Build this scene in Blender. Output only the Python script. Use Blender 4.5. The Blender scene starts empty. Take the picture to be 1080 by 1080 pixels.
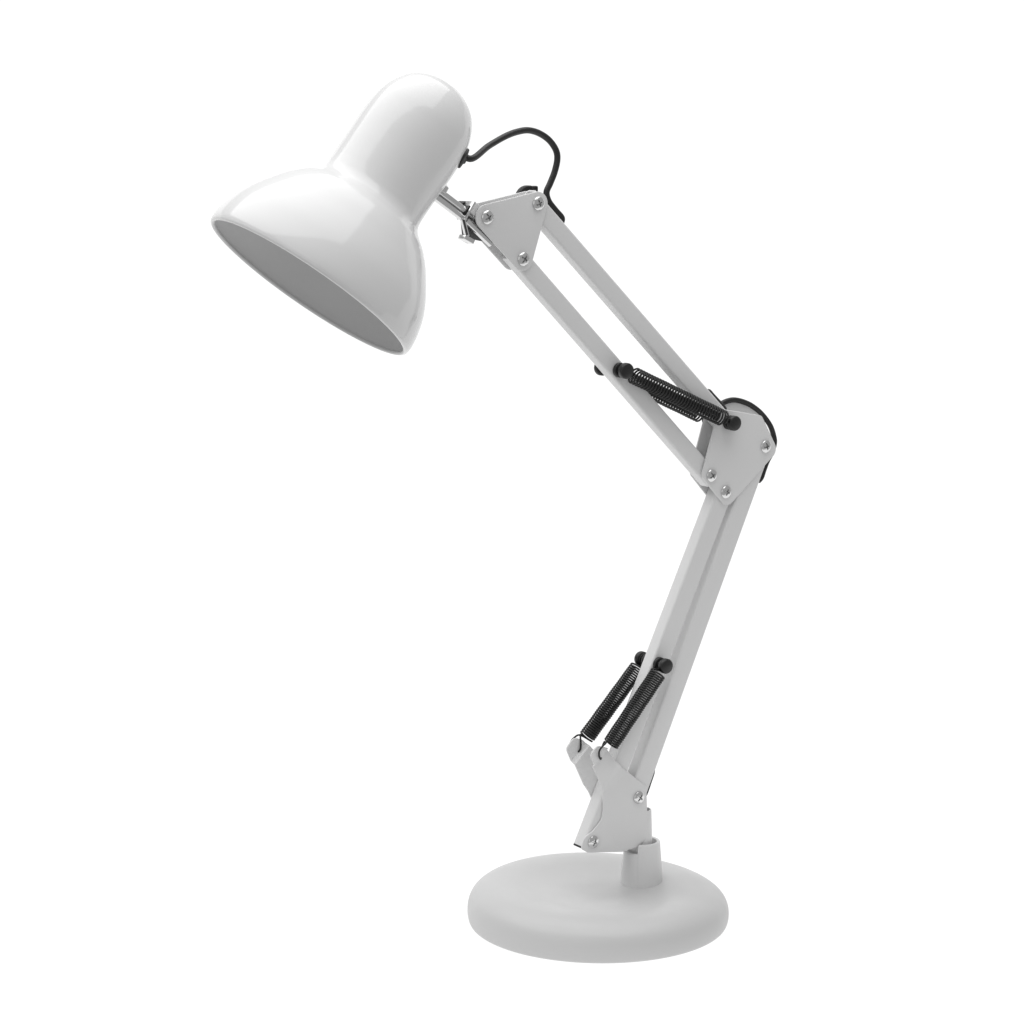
import bpy, bmesh, math, random
from mathutils import Vector, Matrix

random.seed(4)
S = bpy.context.scene
COL = S.collection
R = math.radians

# ------------------------------------------------------------------ camera
cam_data = bpy.data.cameras.new('camera')
cam_data.sensor_width = 36.0
cam_data.lens = 36.0 * 2500 / 1080
cam_data.clip_start = 0.05
cam_data.clip_end = 60
cam = bpy.data.objects.new('camera', cam_data)
cam.location = (-0.08926, -1.59121, 0.53645)
cam.rotation_euler = (R(90 - 9.0903), 0, 0)
COL.objects.link(cam)
S.camera = cam

# ------------------------------------------------------------------ studio light
world = bpy.data.worlds.new('World')
S.world = world
world.use_nodes = True
bg = world.node_tree.nodes['Background']
bg.inputs['Color'].default_value = (1, 1, 1, 1)
bg.inputs['Strength'].default_value = 0.41

def area_light(name, loc, target, sx, sy, power):
    d = bpy.data.lights.new(name, 'AREA')
    d.shape = 'RECTANGLE'
    d.size, d.size_y, d.energy = sx, sy, power
    o = bpy.data.objects.new(name, d)
    o.location = loc
    o.rotation_euler = (Vector(target) - Vector(loc)).to_track_quat('-Z', 'Y').to_euler()
    COL.objects.link(o)
    return o

# one large softbox hung above the lamp, its front edge a little ahead of it
area_light('overhead_softbox', (-0.55, -0.03, 1.55), (-0.55, -0.029, 0), 2.5, 1.86, 29)

# weak fill light added in front, left of the camera, to lift front faces
area_light('front_fill', (-0.95, -2.3, 0.95), (0.0, 0.0, 0.3), 1.5, 1.5, 3.5)

S.view_settings.view_transform = 'Standard'
S.view_settings.look = 'None'
S.view_settings.exposure = 0
S.view_settings.gamma = 1
S.view_settings.use_curve_mapping = False
S.cycles.max_bounces = 10
S.cycles.diffuse_bounces = 6
S.cycles.glossy_bounces = 6

# ------------------------------------------------------------------ materials
def mat(name, color, rough, metal=0.0, coat=0.0, coat_rough=0.05, bump=0.0, bscale=900, mottle=0.0, ior=1.5):
    m = bpy.data.materials.new(name)
    m.use_nodes = True
    nt = m.node_tree
    b = nt.nodes['Principled BSDF']
    b.inputs['Base Color'].default_value = (*color, 1)
    b.inputs['Roughness'].default_value = rough
    b.inputs['Metallic'].default_value = metal
    b.inputs['IOR'].default_value = ior
    b.inputs['Coat Weight'].default_value = coat
    b.inputs['Coat Roughness'].default_value = coat_rough
    tc = nt.nodes.new('ShaderNodeTexCoord')
    if bump:
        n = nt.nodes.new('ShaderNodeTexNoise')
        n.inputs['Scale'].default_value = bscale
        n.inputs['Detail'].default_value = 3
        nt.links.new(tc.outputs['Object'], n.inputs['Vector'])
        bp = nt.nodes.new('ShaderNodeBump')
        bp.inputs['Strength'].default_value = bump
        bp.inputs['Distance'].default_value = 0.0006
        nt.links.new(n.outputs['Fac'], bp.inputs['Height'])
        nt.links.new(bp.outputs['Normal'], b.inputs['Normal'])
    if mottle:
        n2 = nt.nodes.new('ShaderNodeTexNoise')
        n2.inputs['Scale'].default_value = 60
        n2.inputs['Detail'].default_value = 5
        nt.links.new(tc.outputs['Object'], n2.inputs['Vector'])
        mr = nt.nodes.new('ShaderNodeMapRange')
        mr.inputs['From Min'].default_value = 0.3
        mr.inputs['From Max'].default_value = 0.7
        mr.inputs['To Min'].default_value = max(0.02, rough - mottle)
        mr.inputs['To Max'].default_value = rough + mottle
        nt.links.new(n2.outputs['Fac'], mr.inputs['Value'])
        nt.links.new(mr.outputs['Result'], b.inputs['Roughness'])
    return m

M_ENAMEL = mat('white_enamel', (0.71, 0.71, 0.71), 0.42, bump=0.05, bscale=700, mottle=0.06)
M_BASE = mat('darkened_base_white', (0.55, 0.55, 0.55), 0.44, bump=0.05, bscale=600, mottle=0.06)  # base white darkened to offset the table's light on its sides
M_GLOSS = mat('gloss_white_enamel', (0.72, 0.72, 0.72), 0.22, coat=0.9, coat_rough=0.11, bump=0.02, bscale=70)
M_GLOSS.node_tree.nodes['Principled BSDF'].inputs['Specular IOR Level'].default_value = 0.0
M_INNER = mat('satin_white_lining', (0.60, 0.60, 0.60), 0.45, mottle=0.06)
M_CHROME = mat('chrome', (0.70, 0.70, 0.70), 0.20, metal=1.0, mottle=0.05)
M_STEEL = mat('shaded_steel', (0.11, 0.11, 0.11), 0.4, metal=0.3, mottle=0.06)  # shadow inside the clamp put into the steel colour
M_BLACK = mat('black_plastic', (0.009, 0.009, 0.009), 0.42, mottle=0.06)
M_CABLE = mat('black_cable', (0.010, 0.010, 0.010), 0.44, mottle=0.06)
M_SPRING = mat('blackened_spring_wire', (0.006, 0.006, 0.006), 0.55, mottle=0.06)

def glowing_white():
    m = bpy.data.materials.new('glowing_white_backdrop')
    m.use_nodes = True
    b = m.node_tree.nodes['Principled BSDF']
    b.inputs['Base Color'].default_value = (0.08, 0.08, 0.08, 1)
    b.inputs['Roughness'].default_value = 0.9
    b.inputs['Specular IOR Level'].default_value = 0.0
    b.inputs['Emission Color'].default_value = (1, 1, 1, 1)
    b.inputs['Emission Strength'].default_value = 1.0  # glow added so the backdrop stays evenly white and unshadowed
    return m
M_BACK = glowing_white()

# ------------------------------------------------------------------ helpers
# The lamp is laid out in its own frame, in millimetres: u along the plane the
# arms fold in, v up, w across that plane (towards the viewer's side).
def L(u, v, w=0.0):
    return Vector((u / 1000.0, -w / 1000.0, v / 1000.0))

def finish(name, bm, m, parent=None, smooth=35, label=None, mats=None):
    me = bpy.data.meshes.new(name)
    bm.normal_update()
    bm.to_mesh(me)
    bm.free()
    for mm in (mats or [m]):
        me.materials.append(mm)
    if smooth:
        me.shade_smooth()
        me.set_sharp_from_angle(angle=R(smooth))
    o = bpy.data.objects.new(name, me)
    COL.objects.link(o)
    if parent:
        o.parent = parent
    if label:
        o['label'] = label
    return o

def catmull(pts, n=10, closed=False):
    P = [Vector(p) for p in pts]
    out = []
    N = len(P)
    rng = N if closed else N - 1
    for i in range(rng):
        if closed:
            p0, p1, p2, p3 = P[(i - 1) % N], P[i], P[(i + 1) % N], P[(i + 2) % N]
        else:
            p1, p2 = P[i], P[i + 1]
            p0 = P[i - 1] if i > 0 else p1 * 2 - p2
            p3 = P[i + 2] if i + 2 < N else p2 * 2 - p1
        # centripetal parametrisation keeps tight corners from overshooting
        t0 = 0.0
        t1 = t0 + max((p1 - p0).length, 1e-9) ** 0.5
        t2 = t1 + max((p2 - p1).length, 1e-9) ** 0.5
        t3 = t2 + max((p3 - p2).length, 1e-9) ** 0.5
        for k in range(n):
            t = t1 + (t2 - t1) * k / n
            a1 = p0 * ((t1 - t) / (t1 - t0)) + p1 * ((t - t0) / (t1 - t0))
            a2 = p1 * ((t2 - t) / (t2 - t1)) + p2 * ((t - t1) / (t2 - t1))
            a3 = p2 * ((t3 - t) / (t3 - t2)) + p3 * ((t - t2) / (t3 - t2))
            b1 = a1 * ((t2 - t) / (t2 - t0)) + a2 * ((t - t0) / (t2 - t0))
            b2 = a2 * ((t3 - t) / (t3 - t1)) + a3 * ((t - t1) / (t3 - t1))
            out.append(b1 * ((t2 - t) / (t2 - t1)) + b2 * ((t - t1) / (t2 - t1)))
    if not closed:
        out.append(P[-1])
    return out

def add_tube(bm, pts, rad, seg=10, caps=True, flat=1.0):
    """Sweep a circle along pts; rad may be a list. Returns nothing."""
    n = len(pts)
    T = []
    for i in range(n):
        a = pts[max(i - 1, 0)]
        b = pts[min(i + 1, n - 1)]
        T.append((b - a).normalized())
    ref = Vector((0, 0, 1)) if abs(T[0].z) < 0.9 else Vector((1, 0, 0))
    N = (ref - T[0] * ref.dot(T[0])).normalized()
    rings = []
    for i in range(n):
        N = (N - T[i] * N.dot(T[i])).normalized()
        B = T[i].cross(N)
        r = rad[i] if isinstance(rad, (list, tuple)) else rad
        rings.append([bm.verts.new(pts[i] + (N * math.cos(2 * math.pi * k / seg) + B * (flat * math.sin(2 * math.pi * k / seg))) * r)
                      for k in range(seg)])
    for i in range(n - 1):
        for k in range(seg):
            k2 = (k + 1) % seg
            bm.faces.new((rings[i][k], rings[i][k2], rings[i + 1][k2], rings[i + 1][k]))
    if caps:
        bm.faces.new(list(reversed(rings[0])))
        bm.faces.new(rings[-1])

def frame_from_axis(axis):
    axis = axis.normalized()
    ref = Vector((0, 0, 1)) if abs(axis.z) < 0.9 else Vector((1, 0, 0))
    x = (ref - axis * ref.dot(axis)).normalized()
    return x, axis.cross(x), axis

def add_lathe(bm, prof, origin, axis, seg=64, mat_from=None, closed=False):
    """prof: list of (radius, height) in metres along axis from origin."""
    x, y, z = frame_from_axis(axis)
    rings = []
    for (r, h) in prof:
        if r < 1e-7:
            rings.append([bm.verts.new(origin + z * h)])
        else:
            rings.append([bm.verts.new(origin + z * h + (x * math.cos(2 * math.pi * k / seg) + y * math.sin(2 * math.pi * k / seg)) * r)
                          for k in range(seg)])
    pairs = list(zip(rings[:-1], rings[1:]))
    if closed:
        pairs.append((rings[-1], rings[0]))
    for i, (a, b) in enumerate(pairs):
        for k in range(seg):
            k2 = (k + 1) % seg
            if len(a) == 1 and len(b) == 1:
                continue
            if len(a) == 1:
                f = bm.faces.new((a[0], b[k2], b[k]))
            elif len(b) == 1:
                f = bm.faces.new((a[k], a[k2], b[0]))
            else:
                f = bm.faces.new((a[k], a[k2], b[k2], b[k]))
            if mat_from is not None and i >= mat_from:
                f.material_index = 1

def fillet(pts, seg=8):
    """pts: (u, v, r) corners of a closed outline -> rounded list of (u, v)."""
    out = []
    n = len(pts)
    for i in range(n):
        p = Vector(pts[i][:2]); r = pts[i][2]
        a = Vector(pts[i - 1][:2]); b = Vector(pts[(i + 1) % n][:2])
        if r <= 0:
            out.append((p.x, p.y)); continue
        da, db = (a - p), (b - p)
        la, lb = da.length, db.length
        da.normalize(); db.normalize()
        ang = math.acos(max(-1, min(1, da.dot(db))))
        if ang > math.pi - 0.02:
            out.append((p.x, p.y)); continue
        d = r / math.tan(ang / 2)
        lim = 0.49 * min(la, lb)
        if d > lim:
            d = lim; r = d * math.tan(ang / 2)
        c = p + (da + db).normalized() * (r / math.sin(ang / 2))
        s, e = p + da * d - c, p + db * d - c
        th = s.angle_signed(e)
        for k in range(seg + 1):
            t = -th * k / seg
            out.append((c.x + s.x * math.cos(t) - s.y * math.sin(t), c.y + s.x * math.sin(t) + s.y * math.cos(t)))
    return out

def hull_outline(circles, seg=20):
    """Outline round a convex set of circles (u, v, r), counter-clockwise."""
    n = len(circles)
    out = []
    for i in range(n):
        c = Vector(circles[i][:2]); r = circles[i][2]
        def tang(a, b):
            ca, ra, cb, rb = Vector(a[:2]), a[2], Vector(b[:2]), b[2]
            d = cb - ca
            base = math.atan2(d.y, d.x)
            return base - math.acos((ra - rb) / d.length)
        t0 = tang(circles[i - 1], circles[i])
        t1 = tang(circles[i], circles[(i + 1) % n])
        while t1 < t0: t1 += 2 * math.pi
        for k in range(seg + 1):
            t = t0 + (t1 - t0) * k / seg
            out.append((c.x + r * math.cos(t), c.y + r * math.sin(t)))
    return out

def add_plate(bm, outline, w0, w1, bevel=0.35, bends=None, warp=None):
    """A sheet cut to outline (u, v) between w0 and w1. bends: lines (point, normal)
    the sheet is creased along; warp(u, v) -> extra w."""
    t = bmesh.new()
    area = sum(outline[i - 1][0] * outline[i][1] - outline[i][0] * outline[i - 1][1] for i in range(len(outline)))
    if area < 0:
        outline = list(reversed(outline))
    clean = []
    for p in outline:
        if not clean or (Vector(p) - Vector(clean[-1])).length > 0.02:
            clean.append(p)
    if (Vector(clean[0]) - Vector(clean[-1])).length < 0.02:
        clean.pop()
    lo, hi = min(w0, w1), max(w0, w1)
    front = [t.verts.new(L(u, v, hi)) for u, v in clean]
    back = [t.verts.new(L(u, v, lo)) for u, v in clean]
    t.faces.new(front)
    t.faces.new(list(reversed(back)))
    n = len(clean)
    for i in range(n):
        j = (i + 1) % n
        t.faces.new((front[i], back[i], back[j], front[j]))
    bmesh.ops.recalc_face_normals(t, faces=t.faces)
    if bevel:
        rim = [e for e in t.edges if len(e.link_faces) == 2 and e.calc_face_angle(0) > R(50)
               and abs(e.verts[0].co.y - e.verts[1].co.y) < 1e-6]
        bmesh.ops.bevel(t, geom=rim, offset=bevel / 1000, segments=3, profile=0.5, affect='EDGES', clamp_overlap=True)
    if warp:
        bmesh.ops.triangulate(t, faces=[f for f in t.faces if len(f.verts) > 4])
        for (pu, pv), (nu, nv) in bends:
            bmesh.ops.bisect_plane(t, geom=t.verts[:] + t.edges[:] + t.faces[:], dist=1e-7,
                                   plane_co=L(pu, pv), plane_no=L(nu, nv))
        for vtx in t.verts:
            vtx.co.y -= warp(vtx.co.x * 1000, vtx.co.z * 1000) / 1000
        bmesh.ops.recalc_face_normals(t, faces=t.faces)
    merge(bm, t)

def merge(bm, t):
    me = bpy.data.meshes.new('tmp')
    t.to_mesh(me); t.free()
    bm.from_mesh(me)
    bpy.data.meshes.remove(me)

def add_box(bm, centre, ax, ay, az, sx, sy, sz, bevel=0.3):
    """Box with half sizes in mm along unit axes."""
    t = bmesh.new()
    V = {}
    for i in (-1, 1):
        for j in (-1, 1):
            for k in (-1, 1):
                V[i, j, k] = t.verts.new(centre + ax * (i * sx / 1000) + ay * (j * sy / 1000) + az * (k * sz / 1000))
    for q in (((-1, -1, -1), (-1, -1, 1), (-1, 1, 1), (-1, 1, -1)), ((1, -1, -1), (1, 1, -1), (1, 1, 1), (1, -1, 1)),
              ((-1, -1, -1), (1, -1, -1), (1, -1, 1), (-1, -1, 1)), ((-1, 1, -1), (-1, 1, 1), (1, 1, 1), (1, 1, -1)),
              ((-1, -1, -1), (-1, 1, -1), (1, 1, -1), (1, -1, -1)), ((-1, -1, 1), (1, -1, 1), (1, 1, 1), (-1, 1, 1))):
        t.faces.new([V[c] for c in q])
    bmesh.ops.recalc_face_normals(t, faces=t.faces)
    if bevel:
        bmesh.ops.bevel(t, geom=t.edges[:], offset=bevel / 1000, segments=3, profile=0.5, affect='EDGES', clamp_overlap=True)
    merge(bm, t)

UX, WX, VX = Vector((1, 0, 0)), Vector((0, -1, 0)), Vector((0, 0, 1))   # u, w, v directions

# ------------------------------------------------------------------ setting: the white shooting table
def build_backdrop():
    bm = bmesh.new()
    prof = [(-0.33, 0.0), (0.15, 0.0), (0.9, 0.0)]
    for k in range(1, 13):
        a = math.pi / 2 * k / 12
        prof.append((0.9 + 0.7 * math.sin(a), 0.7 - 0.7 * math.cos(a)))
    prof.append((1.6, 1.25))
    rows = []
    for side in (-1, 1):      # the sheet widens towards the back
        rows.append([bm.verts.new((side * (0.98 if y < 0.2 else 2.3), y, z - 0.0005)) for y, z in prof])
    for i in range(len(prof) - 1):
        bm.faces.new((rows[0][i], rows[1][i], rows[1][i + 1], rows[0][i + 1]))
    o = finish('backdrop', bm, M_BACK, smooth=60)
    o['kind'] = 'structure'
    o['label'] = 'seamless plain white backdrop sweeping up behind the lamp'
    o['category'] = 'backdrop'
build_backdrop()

# ------------------------------------------------------------------ the lamp
lamp = bpy.data.objects.new('desk_lamp', None)
lamp.empty_display_size = 0.1
lamp.rotation_euler = (0, 0, R(33.5))
COL.objects.link(lamp)
lamp['label'] = 'white swing-arm desk lamp with round base, black springs and glossy bell shade'
lamp['category'] = 'desk lamp'

# ---- base and post
def build_base():
    bm = bmesh.new()
    p = [(86.6, 0), (88.2, 0.4), (89.2, 2.0), (90.0, 7), (89.3, 13.0), (86.6, 18.2), (81.4, 22.4), (74.0, 25.0), (66, 25.6), (58, 24.9),
         (48, 23.1), (36, 21.4), (20, 20.4), (0, 20.2)]
    sm = catmull([(a, b, 0) for a, b in p], 8)
    prof = [(max(v.x, 0) / 1000, v.y / 1000) for v in sm]
    prof[-1] = (0.0, prof[-1][1])
    prof = [(0.0, 0.0)] + prof
    add_lathe(bm, prof, L(-36, 0), Vector((0, 0, 1)), seg=160)
    # the cast cushion is a little fuller on the side away from the post
    for vtx in bm.verts:
        if vtx.co.z > 0.002:
            k = (vtx.co.x + 0.036) * 0.834 - vtx.co.y * 0.552
            vtx.co.z = 0.002 + (vtx.co.z - 0.002) * (1 - 1.05 * k)
    bmesh.ops.recalc_face_normals(bm, faces=bm.faces)
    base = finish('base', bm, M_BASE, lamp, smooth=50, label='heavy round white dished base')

    # post: tapered sleeve with a lower cut-out rim on the side the bracket swings over
    bm = bmesh.new()
    seg = 144
    cu = 1.2
    def rim(az):
        # az measured from +u towards w (viewer); lower rim between the two angles
        d = (math.degrees(az)) % 360
        lo, hi = 137.0, 292.0
        def sst(x): 
            x = max(0, min(1, x)); return x * x * (3 - 2 * x)
        k = sst((d - lo) / 3.0) * sst((hi - d) / 3.0)
        return 50.6 - 6.6 * k
    rings = []
    rows = [('o', -0.1, 14.7), ('o', 0.0, 14.65), ('o', 0.06, 14.55), ('o', 0.3, 14.3), ('o', 0.6, 13.6), ('o', 0.95, 12.75), ('o', 0.985, 12.55),
            ('o', 1.0, 12.1), ('i', 1.0, 10.9), ('i', 0.985, 10.4), ('i', 0.6, 10.2), ('i', 0.35, 10.1)]
    z0 = 19.9
    for (_, f, r) in rows:
        ring = []
        for k in range(seg):
            az = 2 * math.pi * k / seg
            z = z0 + (rim(az) - z0) * f
            ring.append(bm.verts.new(L(cu + r * math.cos(az), z, r * math.sin(az))))
        rings.append(ring)
    for a, b in zip(rings[:-1], rings[1:]):
        for k in range(seg):
            k2 = (k + 1) % seg
            bm.faces.new((a[k], a[k2], b[k2], b[k]))
    bm.faces.new(rings[-1])
    bmesh.ops.recalc_face_normals(bm, faces=bm.faces)
    finish('post', bm, M_ENAMEL, base, smooth=40)
build_base()

# ---- pan-head cross screws
def make_screw(u, v, w, parent, turn, r=4.35, side=1):
    bm = bmesh.new()
    rings = []
    seg, nr = 72, 16
    c = L(u, v, w)
    ct, st = math.cos(turn), math.sin(turn)
    for i in range(nr + 1):
        t = i / nr
        rr = r * t
        ring = []
        for k in range(seg if i else 1):
            a = 2 * math.pi * k / seg
            x, y = rr * math.cos(a), rr * math.sin(a)
            h = 2.15 * math.sqrt(max(0, 1 - (t * 0.93) ** 2.4)) + 0.25
            p, q = x * ct + y * st, -x * st + y * ct
            arm = 0.56 - 0.05 * max(abs(p), abs(q))
            inside = 0.0
            for s1, s2 in ((p, q), (q, p)):
                d1 = (arm - abs(s1)) / 0.16
                d2 = (2.5 - abs(s2)) / 0.3
                inside = max(inside, min(max(min(d1, d2), 0), 1))
            core = min(max((0.95 - rr) / 0.35, 0), 1)
            inside = max(inside, core)
            h -= 2.2 * inside * (1 - 0.25 * t)
            ring.append(bm.verts.new(c + UX * (x / 1000) + VX * (y / 1000) + WX * (side * h / 1000)))
        rings.append(ring)
    base = [bm.verts.new(c + UX * (r * math.cos(2 * math.pi * k / seg) / 1000) + VX * (r * math.sin(2 * math.pi * k / seg) / 1000)
                         - WX * (side * 0.3 / 1000)) for k in range(seg)]
    rings.append(base)
    for a, b in zip(rings[:-1], rings[1:]):
        for k in range(seg):
            k2 = (k + 1) % seg
            if len(a) == 1:
                bm.faces.new((a[0], b[k], b[k2]))
            else:
                bm.faces.new((a[k], b[k], b[k2], a[k2]))
    bmesh.ops.recalc_face_normals(bm, faces=bm.faces)
    return finish('screw', bm, M_CHROME, parent, smooth=40)

# ---- arm bars
def make_bar(p, q, ext_p, ext_q, width=12.4, depth=10.4, open_end=False, shift=0.0):
    a, b = Vector(p), Vector(q)
    d = (b - a).normalized()
    a = a + Vector((-d.y, d.x)) * shift
    b = b + Vector((-d.y, d.x)) * shift
    a = a - d * ext_p
    b = b + d * ext_q
    ax = L(d.x, d.y).normalized()
    ay = L(-d.y, d.x).normalized()
    bm = bmesh.new()
    mid = (a + b) / 2
    t = bmesh.new()
    # rounded rectangular tube
    n = 6
    r = 1.7
    hw, hd = width / 2, depth / 2
    sec = []
    for cx, cy, a0 in ((hw - r, hd - r, 0), (-hw + r, hd - r, 90), (-hw + r, -hd + r, 180), (hw - r, -hd + r, 270)):
        for k in range(n + 1):
            an = R(a0 + 90 * k / n)
            sec.append((cx + r * math.cos(an), cy + r * math.sin(an)))
    A, B = L(a.x, a.y), L(b.x, b.y)
    th = 1.1
    loops = []
    for (P, k, inset) in ((A, -1, 3.0), (A, 0, 0.0), (B, 0, 0.0), (B, 1, 3.0)):
        if k == 0:
            loops.append([t.verts.new(P + ay * (x / 1000) + WX * (y / 1000)) for x, y in sec])
        else:
            loops.append([t.verts.new(P - ax * (k * inset / 1000) + ay * (x * (hw - th) / hw / 1000) + WX * (y * (hd - th) / hd / 1000)) for x, y in sec])
    lip_a = [t.verts.new(A + ay * (x * (hw - th) / hw / 1000) + WX * (y * (hd - th) / hd / 1000)) for x, y in sec]
    lip_b = [t.verts.new(B + ay * (x * (hw - th) / hw / 1000) + WX * (y * (hd - th) / hd / 1000)) for x, y in sec]
    chain = [loops[0], lip_a, loops[1], loops[2], lip_b, loops[3]]
    m = len(sec)
    for c0, c1 in zip(chain[:-1], chain[1:]):
        for k in range(m):
            k2 = (k + 1) % m
            t.faces.new((c0[k], c0[k2], c1[k2], c1[k]))
    t.faces.new(loops[0]); t.faces.new(loops[3])
    bmesh.ops.recalc_face_normals(t, faces=t.faces)
    merge(bm, t)
    bar = finish('arm_bar', bm, M_ENAMEL, lamp, smooth=30)
    if open_end:
        bm = bmesh.new()
        add_box(bm, B + ax * 0.0005 - ay * 0.0017, ay, WX, ax, hw - 2.1, hd - 0.4, 0.9, 0.3)
        finish('end_plug', bm, M_BLACK, bar, smooth=30, label='black plug closing the lower end of the bar')
    return bar

E_UP, E_UL, E_LL, E_LR = (65.7, 338.0), (51.9, 302.2), (64.6, 289.5), (99.2, 318.5)
B_R, B_L = (-7.5, 83.3), (-45.5, 58.5)
H_T, H_L, H_B = (-91.8, 491.8), (-130.6, 484.1), (-103.2, 456.6)
make_bar(H_B, E_UL, 6.5, 5.5)
make_bar(H_T, E_UP, 5.5, 5.0)
make_bar(E_LL, B_L, 5.0, 5.6, width=14.2, depth=11.2, open_end=True, shift=1.3)
make_bar(E_LR, B_R, 5.0, 5.0, width=15.2, depth=11.2, shift=0.1)

# ---- head bracket: two rounded triangular plates
def build_head_bracket():
    bm = bmesh.new()
    out = hull_outline([(H_L[0], H_L[1], 8.2), (H_B[0], H_B[1], 7.6), (H_T[0], H_T[1], 7.6)])
    add_plate(bm, out, 5.8, 7.2, 0.5)
    add_plate(bm, out, -7.2, -5.8, 0.5)
    # spacers round the pivots
    for (u, v) in (H_B, H_T):
        add_lathe(bm, [(0, -0.0057), (0.0042, -0.0057), (0.0042, 0.0057), (0, 0.0057)], L(u, v), WX, 24)
    br = finish('head_bracket', bm, M_ENAMEL, lamp, smooth=40)
    for i, (u, v) in enumerate((H_L, H_T, H_B)):
        make_screw(u, v, 7.1, br, (0.5, 0.35, 0.95)[i])
    # nuts on the far plate
    for (u, v) in (H_L, H_T, H_B):
        bm = bmesh.new()
        add_lathe(bm, [(0, 0.0), (0.0034, 0.0), (0.0034, 0.0022), (0, 0.0022)], L(u, v, -7.2), -WX, 6)
        finish('nut', bm, M_CHROME, br, smooth=30)
    return br
build_head_bracket()

# ---- elbow bracket
def build_elbow():
    bm = bmesh.new()
    front = fillet([(58.0, 348.1, 1.5), (95.7, 340.3, 4.0), (110.9, 314.4, 6.5), (65.9, 277.6, 6.5), (43.4, 302.5, 5.0)])
    add_plate(bm, front, 5.8, 7.2, 0.5)
    back = fillet([(58.0, 348.1, 1.5), (66, 348.3, 2), (74, 349.6, 8), (84.5, 350.8, 14), (96.0, 349.2, 12), (108.0, 340.2, 10), (110.9, 314.4, 6.5), (65.9, 277.6, 6.5), (43.4, 302.5, 5.0)])
    add_plate(bm, back, -7.2, -5.8, 0.5)
    for (u, v) in (E_UL, E_LL, E_LR, E_UP):
        add_lathe(bm, [(0, -0.0057), (0.0042, -0.0057), (0.0042, 0.0057), (0, 0.0057)], L(u, v), WX, 24)
    el = finish('elbow_bracket', bm, M_ENAMEL, lamp, smooth=40)
    for i, (u, v) in enumerate((E_UL, E_LL, E_LR)):
        make_screw(u, v, 7.1, el, (0.6, 1.2, 0.2)[i])
    for (u, v) in (E_UL, E_LL, E_LR):
        bm = bmesh.new()
        add_lathe(bm, [(0, 0.0), (0.0034, 0.0), (0.0034, 0.0022), (0, 0.0022)], L(u, v, -7.2), -WX, 6)
        finish('nut', bm, M_CHROME, el, smooth=30)
build_elbow()

# ---- base bracket: two folded plates whose lugs flare outward to carry the springs
def build_base_bracket():
    bm = bmesh.new()
    out = fillet([(-52.3, 121.5, 3.6), (-46.5, 127.6, 4.5), (-37.4, 124.2, 4.0), (-29.4, 113.6, 6), (-15.9, 102.3, 8), (-0.6, 89.8, 1.6),
                  (0.2, 73.0, 0.6), (0.2, 52.0, 5), (-9.0, 47.8, 6), (-20.5, 46.7, 8), (-49.5, 51.4, 1.8), (-55.0, 55.0, 2.0), (-52.8, 62.6, 5),
                  (-45.5, 66.0, 9), (-38.3, 72.5, 9), (-37.0, 80.0, 12), (-37.6, 92.0, 12), (-47.2, 111.0, 1.5)])
    # crease lines run across the neck of the plate, along (0.67, 0.74)
    du, dv = 0.72, 0.69
    nu, nv = -dv, du
    def dist(u, v, p):
        return (u - p[0]) * nu + (v - p[1]) * nv
    p1, p2, p3, p4 = (-37.5, 92.0), (-38.0, 99.0), (-48.4, 111.0), (-49.6, 112.6)
    def warp_side(sgn):
        def f(u, v):
            if u > -10 and v < 80:
                return 0.0
            d = dist(u, v, p1)
            e = dist(u, v, p2)
            if d <= 0: return 0.0
            tot = 2.6 * min(d / max(dist(*p2, p1), 0.1), 1)
            g, h = dist(u, v, p3), dist(*p4, p3)
            if g > 0: tot += 3.2 * min(g / h, 1)
            return sgn * tot
        return f
    bends = [(p, (nu, nv)) for p in (p1, p2, p3, p4)]
    add_plate(bm, out, 5.8, 7.2, 0.5, bends, warp_side(1))
    back = fillet([(-55.0, 121.0, 4.2), (-48.6, 128.2, 5.0), (-41.0, 125.2, 4.0), (-30.3, 113.5, 6), (-15.9, 102.3, 8), (-0.6, 89.8, 1.6),
                  (0.2, 73.0, 0.6), (0.2, 52.0, 5), (-9.0, 47.8, 6), (-20.5, 46.7, 8), (-38.0, 49.0, 3), (-42.0, 58.0, 4), (-36.5, 70.0, 6),
                  (-35.0, 78.0, 4), (-37.8, 85.0, 3), (-50.6, 111.5, 1.5)])
    add_plate(bm, back, -7.2, -5.8, 0.5, bends, warp_side(-1))
    for (u, v) in (B_R, B_L):
        add_lathe(bm, [(0, -0.0057), (0.0042, -0.0057), (0.0042, 0.0057), (0, 0.0057)], L(u, v), WX, 24)
    br = finish('base_bracket', bm, M_ENAMEL, lamp, smooth=40)
    # swivel stem: tube that drops into the post
    bm = bmesh.new()
    add_lathe(bm, [(0.0, 0.0), (0.0078, 0.0), (0.0076, 0.020), (0.0068, 0.0433), (0.0064, 0.0438), (0.0059, 0.0438), (0.0056, 0.0433), (0.0056, 0.038), (0.0, 0.038)],
              L(0.6, 28.0), Vector((0, 0, 1)), 64)
    bmesh.ops.recalc_face_normals(bm, faces=bm.faces)
    finish('swivel_stem', bm, M_ENAMEL, br, smooth=40)
    for i, (u, v) in enumerate((B_R, B_L)):
        make_screw(u, v, 7.1, br, (0.9, 1.1)[i])
        if i: continue
        bm = bmesh.new()
        add_lathe(bm, [(0, 0.0), (0.0034, 0.0), (0.0034, 0.0022), (0, 0.0022)], L(u, v, -7.2), -WX, 6)
        finish('nut', bm, M_CHROME, br, smooth=30)
build_base_bracket()

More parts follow.
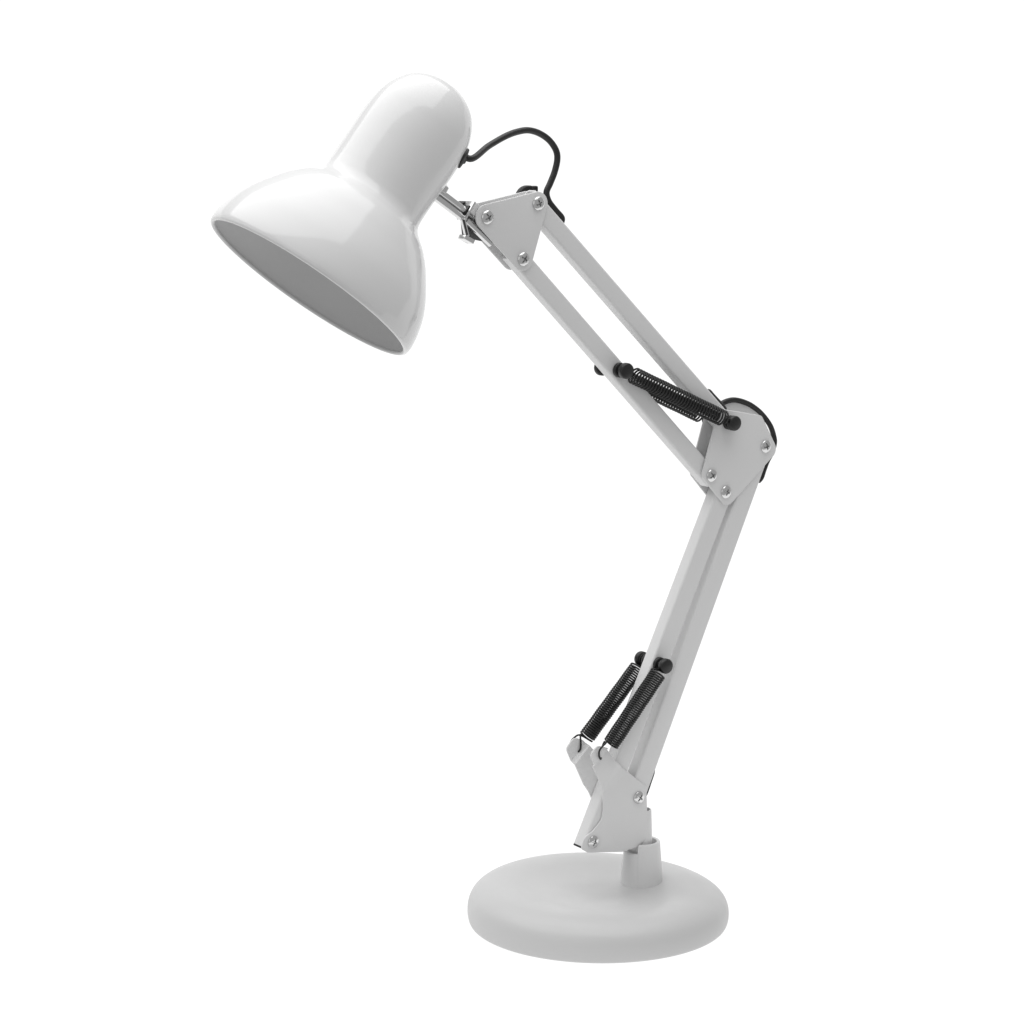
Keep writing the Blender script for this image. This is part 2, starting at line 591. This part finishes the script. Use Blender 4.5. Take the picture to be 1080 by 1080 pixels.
# ---- spring pins with round plastic knobs
def make_pin(u, v, w_in, w_out, r_in=5.0, r_out=5.2):
    bm = bmesh.new()
    add_lathe(bm, [(0, -w_out / 1000), (0.0019, -w_out / 1000), (0.0019, w_out / 1000), (0, w_out / 1000)], L(u, v), WX, 24)
    pin = finish('spring_pin', bm, M_BLACK, lamp, smooth=40)
    for s in (1, -1):
        bm = bmesh.new()
        a, b = w_in / 1000, w_out / 1000
        prof = [(0, a - 0.0012), (r_in / 1000 - 0.0004, a - 0.0012), (r_in / 1000, a - 0.0008), (r_in / 1000, a + 0.0012), (r_in / 1000 - 0.0004, a + 0.0016),
                (0.0030, a + 0.0018), (0.0027, a + 0.0026), (0.0027, b - 0.0052), (0.0030, b - 0.0046), (r_out / 1000 - 0.0005, b - 0.0044),
                (r_out / 1000, b - 0.0039), (r_out / 1000, b - 0.0012), (r_out / 1000 - 0.0003, b - 0.0005), (r_out / 1000 - 0.0012, b), (0, b + 0.0002)]
        add_lathe(bm, prof, L(u, v), WX * s, 48)
        bmesh.ops.recalc_face_normals(bm, faces=bm.faces)
        finish('knob', bm, M_BLACK, pin, smooth=50)
    return pin
PIN_U, PIN_E, PIN_D = (-25.9, 380.0), (65.7, 338.0), (9.5, 174.9)
make_pin(*PIN_U, 6.6, 16.2, 5.0, 5.4)
make_pin(*PIN_E, 8.8, 16.2, 5.0, 5.2)
make_pin(*PIN_D, 6.6, 16.2, 4.9, 5.2)

# ---- tension springs
def make_spring(A, B, start, end, turns, r_out, wire=0.70, hook_a='loop', hook_b='loop', phase=0.0, lug=None):
    """A and B: where the hooks hold. start / end: fraction of A-B where the coil begins and ends."""
    bm = bmesh.new()
    ax = (B - A).normalized()
    ln = (B - A).length
    side = (WX - ax * WX.dot(ax)).normalized()
    up = ax.cross(side)
    r = (r_out - wire) / 1000
    n = turns * 22
    pts = []
    for i in range(n + 1):
        t = i / n
        ang = 2 * math.pi * turns * t + phase
        jit = 1 + 0.012 * math.sin(t * 23 + phase)
        pts.append(A + ax * (ln * (start + (end - start) * t)) + (side * math.cos(ang) + up * math.sin(ang)) * r * jit)
    # hooks: from the coil's end in to the axis, then a ring round the pin or through the lug
    def hook(centre, direction, first, kind):
        R_ = (0.0033 if kind == 'loop' else 0.0040)
        n_ = up if kind == 'loop' else side
        ring = []
        steps = 22
        sweep = math.radians(330 if kind == 'loop' else 300)
        for k in range(steps + 1):
            a = math.pi + math.pi * 0.02 + sweep * k / steps
            ring.append(centre + direction * (math.cos(a) * R_ * 1.15) + n_ * (math.sin(a) * R_ * 0.95))
        return catmull([first, first.lerp(ring[0], 0.55) - direction * 0.0003] + ring, 3)
    h0 = hook(A, -ax, pts[0], hook_a)
    h1 = hook(B, ax, pts[-1], hook_b) if lug is None else catmull([pts[-1]] + lug, 5)
    path = list(reversed(h0))[:-1] + pts + h1[1:]
    add_tube(bm, path, wire / 1000, 8)
    bmesh.ops.recalc_face_normals(bm, faces=bm.faces)
    return finish('spring', bm, M_SPRING, lamp, smooth=60)

LUG = (-42.6, 118.6)
for s in (1, -1):
    make_spring(L(*PIN_U, s * 11.4), L(*PIN_E, s * 12.4), 0.085, 0.91, 34, 5.9, wire=0.69, phase=0.6 * s)
    # the lower hook arcs over the lug's face, through its hole and back behind it
    du = 0.0 if s > 0 else -2.2
    hook = [(-40.6, 128.4, 14.2), (-43.6, 127.0, 14.9), (-46.3, 124.4, 15.2), (-46.4, 121.2, 14.8), (-44.6, 118.3, 13.7), (-43.0, 117.4, 12.2), (-42.0, 119.0, 10.6),
            (-41.2, 123.0, 10.8), (-40.9, 127.2, 11.8), (-40.2, 129.4, 12.6)]
    make_spring(L(*PIN_D, s * 11.4), L(LUG[0] + du, LUG[1], s * 12.8), 0.085, 0.86, 36, 5.9, wire=0.66, phase=1.4 * s,
                lug=[L(u + du, v, s * w) for u, v, w in hook])

# ---- shade
SH_A = Vector((0.5995, -0.0822, 0.7961)).normalized()     # opening -> cap
SH_O = L(-252.5, 442.1, -7.0)
# the axis leans away from the viewer towards the cap
def build_shade():
    bm = bmesh.new()
    o = [(72.3, 1.4), (72.7, 3.2), (72.6, 8), (71.2, 16), (68.5, 25), (63.9, 34.5), (58.5, 43), (52.3, 51.5), (45.9, 58.4), (40.4, 62.9), (36.7, 66.6),
         (34.8, 70.4), (34.2, 75), (34.1, 84), (34.3, 98), (34.4, 112), (33.9, 121), (32.5, 130), (29.0, 139), (23.0, 147.3), (14.4, 152.8), (7, 154.8), (0, 155.4)]
    outer = catmull([(a, b, 0) for a, b in o], 7)
    th = 2.6
    inner = []
    k = len(outer)
    for i, p in enumerate(outer):
        a = outer[max(i - 1, 0)]; b = outer[min(i + 1, k - 1)]
        t = (b - a).normalized()
        nrm = Vector((-t.y, t.x, 0))
        q = p + nrm * th
        inner.append(Vector((max(q.x, 0), q.y, 0)))
    lip = [Vector((69.3, 0.9, 0)), Vector((69.7, 0.3, 0)), Vector((70.4, 0.0, 0)), Vector((71.2, 0.12, 0)), Vector((71.9, 0.6, 0))]
    inner[0] = Vector((69.3, 1.9, 0))
    full = list(reversed(inner)) + lip + outer
    full[0] = Vector((0, full[0].y, 0))
    full[-1] = Vector((0, full[-1].y, 0))
    prof = [(p.x / 1000, p.y / 1000) for p in full]
    x, y, z = frame_from_axis(SH_A)
    seg = 192
    ni = len(inner)
    add_lathe(bm, prof, SH_O, SH_A, seg)
    bmesh.ops.recalc_face_normals(bm, faces=bm.faces)
    # lining: faces of the inner skin
    bm.faces.ensure_lookup_table()
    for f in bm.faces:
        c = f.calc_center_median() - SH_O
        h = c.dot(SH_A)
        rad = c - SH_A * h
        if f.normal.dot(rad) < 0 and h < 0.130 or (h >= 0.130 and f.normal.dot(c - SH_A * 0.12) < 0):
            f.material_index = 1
    return finish('lamp_shade', bm, None, lamp, smooth=60, label='glossy white bell shade with a domed neck', mats=[M_GLOSS, M_INNER])
shade = build_shade()

def shade_dir(img_r, toward):
    """Unit direction square to the shade axis: mix of picture-right-down and towards the viewer."""
    u_view = Vector((math.cos(R(-33.5)), math.sin(R(-33.5)), 0))            # viewer's right in lamp frame
    e1 = (u_view - SH_A * u_view.dot(SH_A)).normalized()
    e2 = e1.cross(SH_A).normalized()
    if e2.y > 0: e2 = -e2
    return (e1 * img_r + e2 * toward).normalized()

# ---- cable and its grommet
def build_grommet():
    e = shade_dir(1.0, -0.12)
    c = SH_O + SH_A * 0.1222 + e * 0.0330
    bm = bmesh.new()
    nrm = (e + SH_A * 0.10).normalized()
    add_lathe(bm, [(0, -0.001), (0.0066, -0.001), (0.0068, 0.0013), (0.0062, 0.0020), (0.0032, 0.0025), (0.0024, 0.0034), (0, 0.0034)], c, nrm, 40)
    bmesh.ops.recalc_face_normals(bm, faces=bm.faces)
    finish('cable_grommet', bm, M_BLACK, shade, smooth=45)
    return c, nrm
gc, gn = build_grommet()

def build_cable():
    bm = bmesh.new()
    pts = [gc + SH_A * 0.0026 - gn * 0.001, gc + SH_A * 0.0026 + gn * 0.0042]
    tail = [(-132.0, 529.1, 12), (-116.6, 535.0, 8), (-106.0, 537.5, 5), (-96.8, 538.3, 3), (-86.7, 536.2, 1), (-77.9, 531.3, 0), (-72.0, 524.3, -1),
            (-71.4, 519.3, -1), (-73.5, 511.3, -1), (-76.9, 504.1, -1), (-79.7, 498.4, -1), (-78.2, 493.0, -1), (-72.6, 486.6, -1), (-67.6, 481.2, -1), (-68.6, 478.0, -1), (-70.0, 476.5, -1)]
    pts += [L(*t) for t in tail]
    add_tube(bm, catmull(pts, 8), 0.0021, 14)
    bmesh.ops.recalc_face_normals(bm, faces=bm.faces)
    cb = finish('power_cable', bm, M_CABLE, lamp, smooth=60, label='black cable arching from the shade to the upper arm')
    bm = bmesh.new()
    run = [(53.4, 357.4, -1), (54.6, 359.3, -1), (58, 356.4, -1), (61.6, 353.1, -1), (69.0, 346.2, -1.5), (71.0, 343, -3)]
    add_tube(bm, catmull([L(*t) for t in run], 6), 0.0019, 12)
    loop = [(63.0, 341.0, -5), (67.0, 346.6, -6), (70.3, 349.2, -6), (76.2, 350.9, -6), (82.3, 351.0, -6), (92.8, 347.9, -6), (100.8, 343.5, -6), (107.2, 338.4, -6), (113.4, 330.4, -5),
            (116.6, 323.0, -5), (116.6, 318.8, -4), (113.6, 311.8, -3), (108.8, 306.3, -2), (105.9, 300.3, -2), (103.4, 294.6, -2), (101.0, 292.6, -2)]
    add_tube(bm, catmull([L(*t) for t in loop], 6), 0.0019, 14)
    bmesh.ops.recalc_face_normals(bm, faces=bm.faces)
    finish('power_cable', bm, M_CABLE, lamp, smooth=60, label='black cable looping round the elbow bracket')
    bm = bmesh.new()
    run = [(12.4, 98.4, -3), (12.2, 95.6, -3), (9.6, 89, -3), (6.6, 82.0, -3), (3, 76, -3), (1, 68, -2), (0.8, 60, 0)]
    add_tube(bm, catmull([L(*t) for t in run], 6), 0.0014, 12)
    bmesh.ops.recalc_face_normals(bm, faces=bm.faces)
    finish('power_cable', bm, M_CABLE, lamp, smooth=60, label='black cable dropping from the lower arm into the post')
    # round strain relief behind the head bracket
    bm = bmesh.new()
    add_lathe(bm, [(0, -0.0022), (0.0082, -0.0022), (0.0088, -0.0016), (0.0088, 0.0016), (0.0082, 0.0022), (0, 0.0022)], L(-88.6, 494.2, -10.0), WX, 40)
    bmesh.ops.recalc_face_normals(bm, faces=bm.faces)
    add_box(bm, L(-84.2, 500.6, -9.5), UX, WX, VX, 2.5, 2.4, 2.0, 1.1)
    finish('strain_relief', bm, M_BLACK, lamp, smooth=40)
build_cable()

# ---- chrome swivel joint between shade and head bracket
def build_swivel():
    a, b = Vector((-164.5, 500.4)), Vector((-137.0, 482.0))
    d = (b - a).normalized()
    nrm = Vector((-d.y, d.x))
    bm = bmesh.new()
    # stem: folded strip, two rolled edges with a groove between
    ax, ay = L(d.x, d.y).normalized(), L(nrm.x, nrm.y).normalized()
    for k, rr in ((2.25, 2.2), (-2.35, 2.4)):
        A = L(*(a + nrm * k)); B = L(*(b + nrm * k))
        add_tube(bm, [A, A.lerp(B, 0.5), B], rr / 1000, 24)
    st = finish('swivel_joint', bm, M_CHROME, lamp, smooth=40)
    # hex nut and washer where the stem meets the neck
    bm = bmesh.new()
    c = L(*(a + nrm * 4.6 + d * 2.0), 0)
    add_lathe(bm, [(0, -0.0014), (0.0050, -0.0014), (0.0052, -0.0002), (0, -0.0002)], c, ax, 32)
    add_lathe(bm, [(0, 0.0002), (0.0036, 0.0002), (0.0040, 0.0006), (0.0040, 0.0030), (0.0034, 0.0036), (0, 0.0036)], c, ax, 6)
    bmesh.ops.recalc_face_normals(bm, faces=bm.faces)
    finish('nut', bm, M_CHROME, st, smooth=30)
    # clamp: end plate square to the stem, near flange, far cheek, square nut and folded tab
    bm = bmesh.new()
    add_box(bm, L(-141.6, 488.4), ax, ay, WX, 0.6, 6.8, 5.0, 0.25)
    e2 = L(0.27, -0.963).normalized()
    add_box(bm, L(-144.6, 478.0, 3.0), e2, L(0.963, 0.27).normalized(), WX, 5.6, 0.6, 2.4, 0.2)
    f = Vector((19.0, -16.5)).normalized()
    fx, fy = L(f.x, f.y).normalized(), L(-f.y, f.x).normalized()
    A, B = L(-143.6, 482.6, 3.0), L(-124.8, 467.0, 3.0)
    add_tube(bm, [A, A.lerp(B, 0.5), B], 0.0023, 20)
    cheek = fillet([(-143.4, 484.5, 0.6), (-139.6, 493.0, 0.8), (-134.0, 493.6, 1.2), (-127.0, 489.5, 2.5), (-119.0, 478.0, 2.5), (-116.0, 468.5, 1.5),
                    (-128.5, 468.6, 1.0), (-141.9, 471.6, 0.6)])
    near = fillet([(-140.0, 485.0, 0.6), (-136.6, 491.0, 0.8), (-128.0, 488.0, 2.0), (-122.0, 478.0, 2.0), (-122.5, 468.5, 1.0)])
    add_plate(bm, near, 3.6, 5.0, 0.3)
    add_box(bm, L(-141.4, 470.4), L(0.88, -0.47).normalized(), L(0.47, 0.88).normalized(), WX, 3.9, 1.5, 4.0, 0.4)
    bmesh.ops.recalc_face_normals(bm, faces=bm.faces)
    finish('clamp', bm, M_CHROME, st, smooth=30)
    bm = bmesh.new()
    add_plate(bm, cheek, -4.6, -3.4, 0.3)
    finish('clamp_cheek', bm, M_STEEL, st, smooth=30, label='far cheek of the clamp, darkened for the shade inside it')
    bm = bmesh.new()
    add_box(bm, L(-137.6, 489.2), ax, ay, WX, 2.4, 3.8, 5.4, 0.7)
    finish('spacer', bm, M_ENAMEL, st, smooth=30)
    # added black strips that draw the dark slit along the end plate
    bm = bmesh.new()
    add_box(bm, L(-145.3, 478.2, 4.6), e2, L(0.963, 0.27).normalized(), WX, 5.0, 0.35, 0.9, 0.1)
    add_box(bm, L(-142.4, 489.0), ax, ay, WX, 0.3, 3.2, 3.0, 0.15)
    finish('dark_slit', bm, M_BLACK, st, smooth=40)
    bm = bmesh.new()
    add_lathe(bm, [(0, -0.002), (0.0040, -0.002), (0.0046, -0.001), (0.0046, 0.005), (0.0038, 0.006), (0, 0.006)], L(-138.2, 489.6, -8.0), -WX, 24)
    add_box(bm, L(-139.6, 489.4, -12.0), ax, ay, WX, 3.8, 2.2, 2.6, 0.8)
    finish('wing_knob', bm, M_BLACK, st, smooth=40)
build_swivel()

# ---- set the folded arm on the post: a slight stretch along the arm plane and a small lift
SETTLE = Matrix(((1.00591, 0, 0.00094, 0.00014), (0, 1, 0, 0), (0.01017, 0, 0.99906, 0.0012), (0, 0, 0, 1)))
def settle(o):
    for ch in o.children:
        if ch.name.split('.')[0] not in ('base', 'lamp_shade'):
            ch.data.transform(SETTLE)
            settle(ch)
settle(lamp)
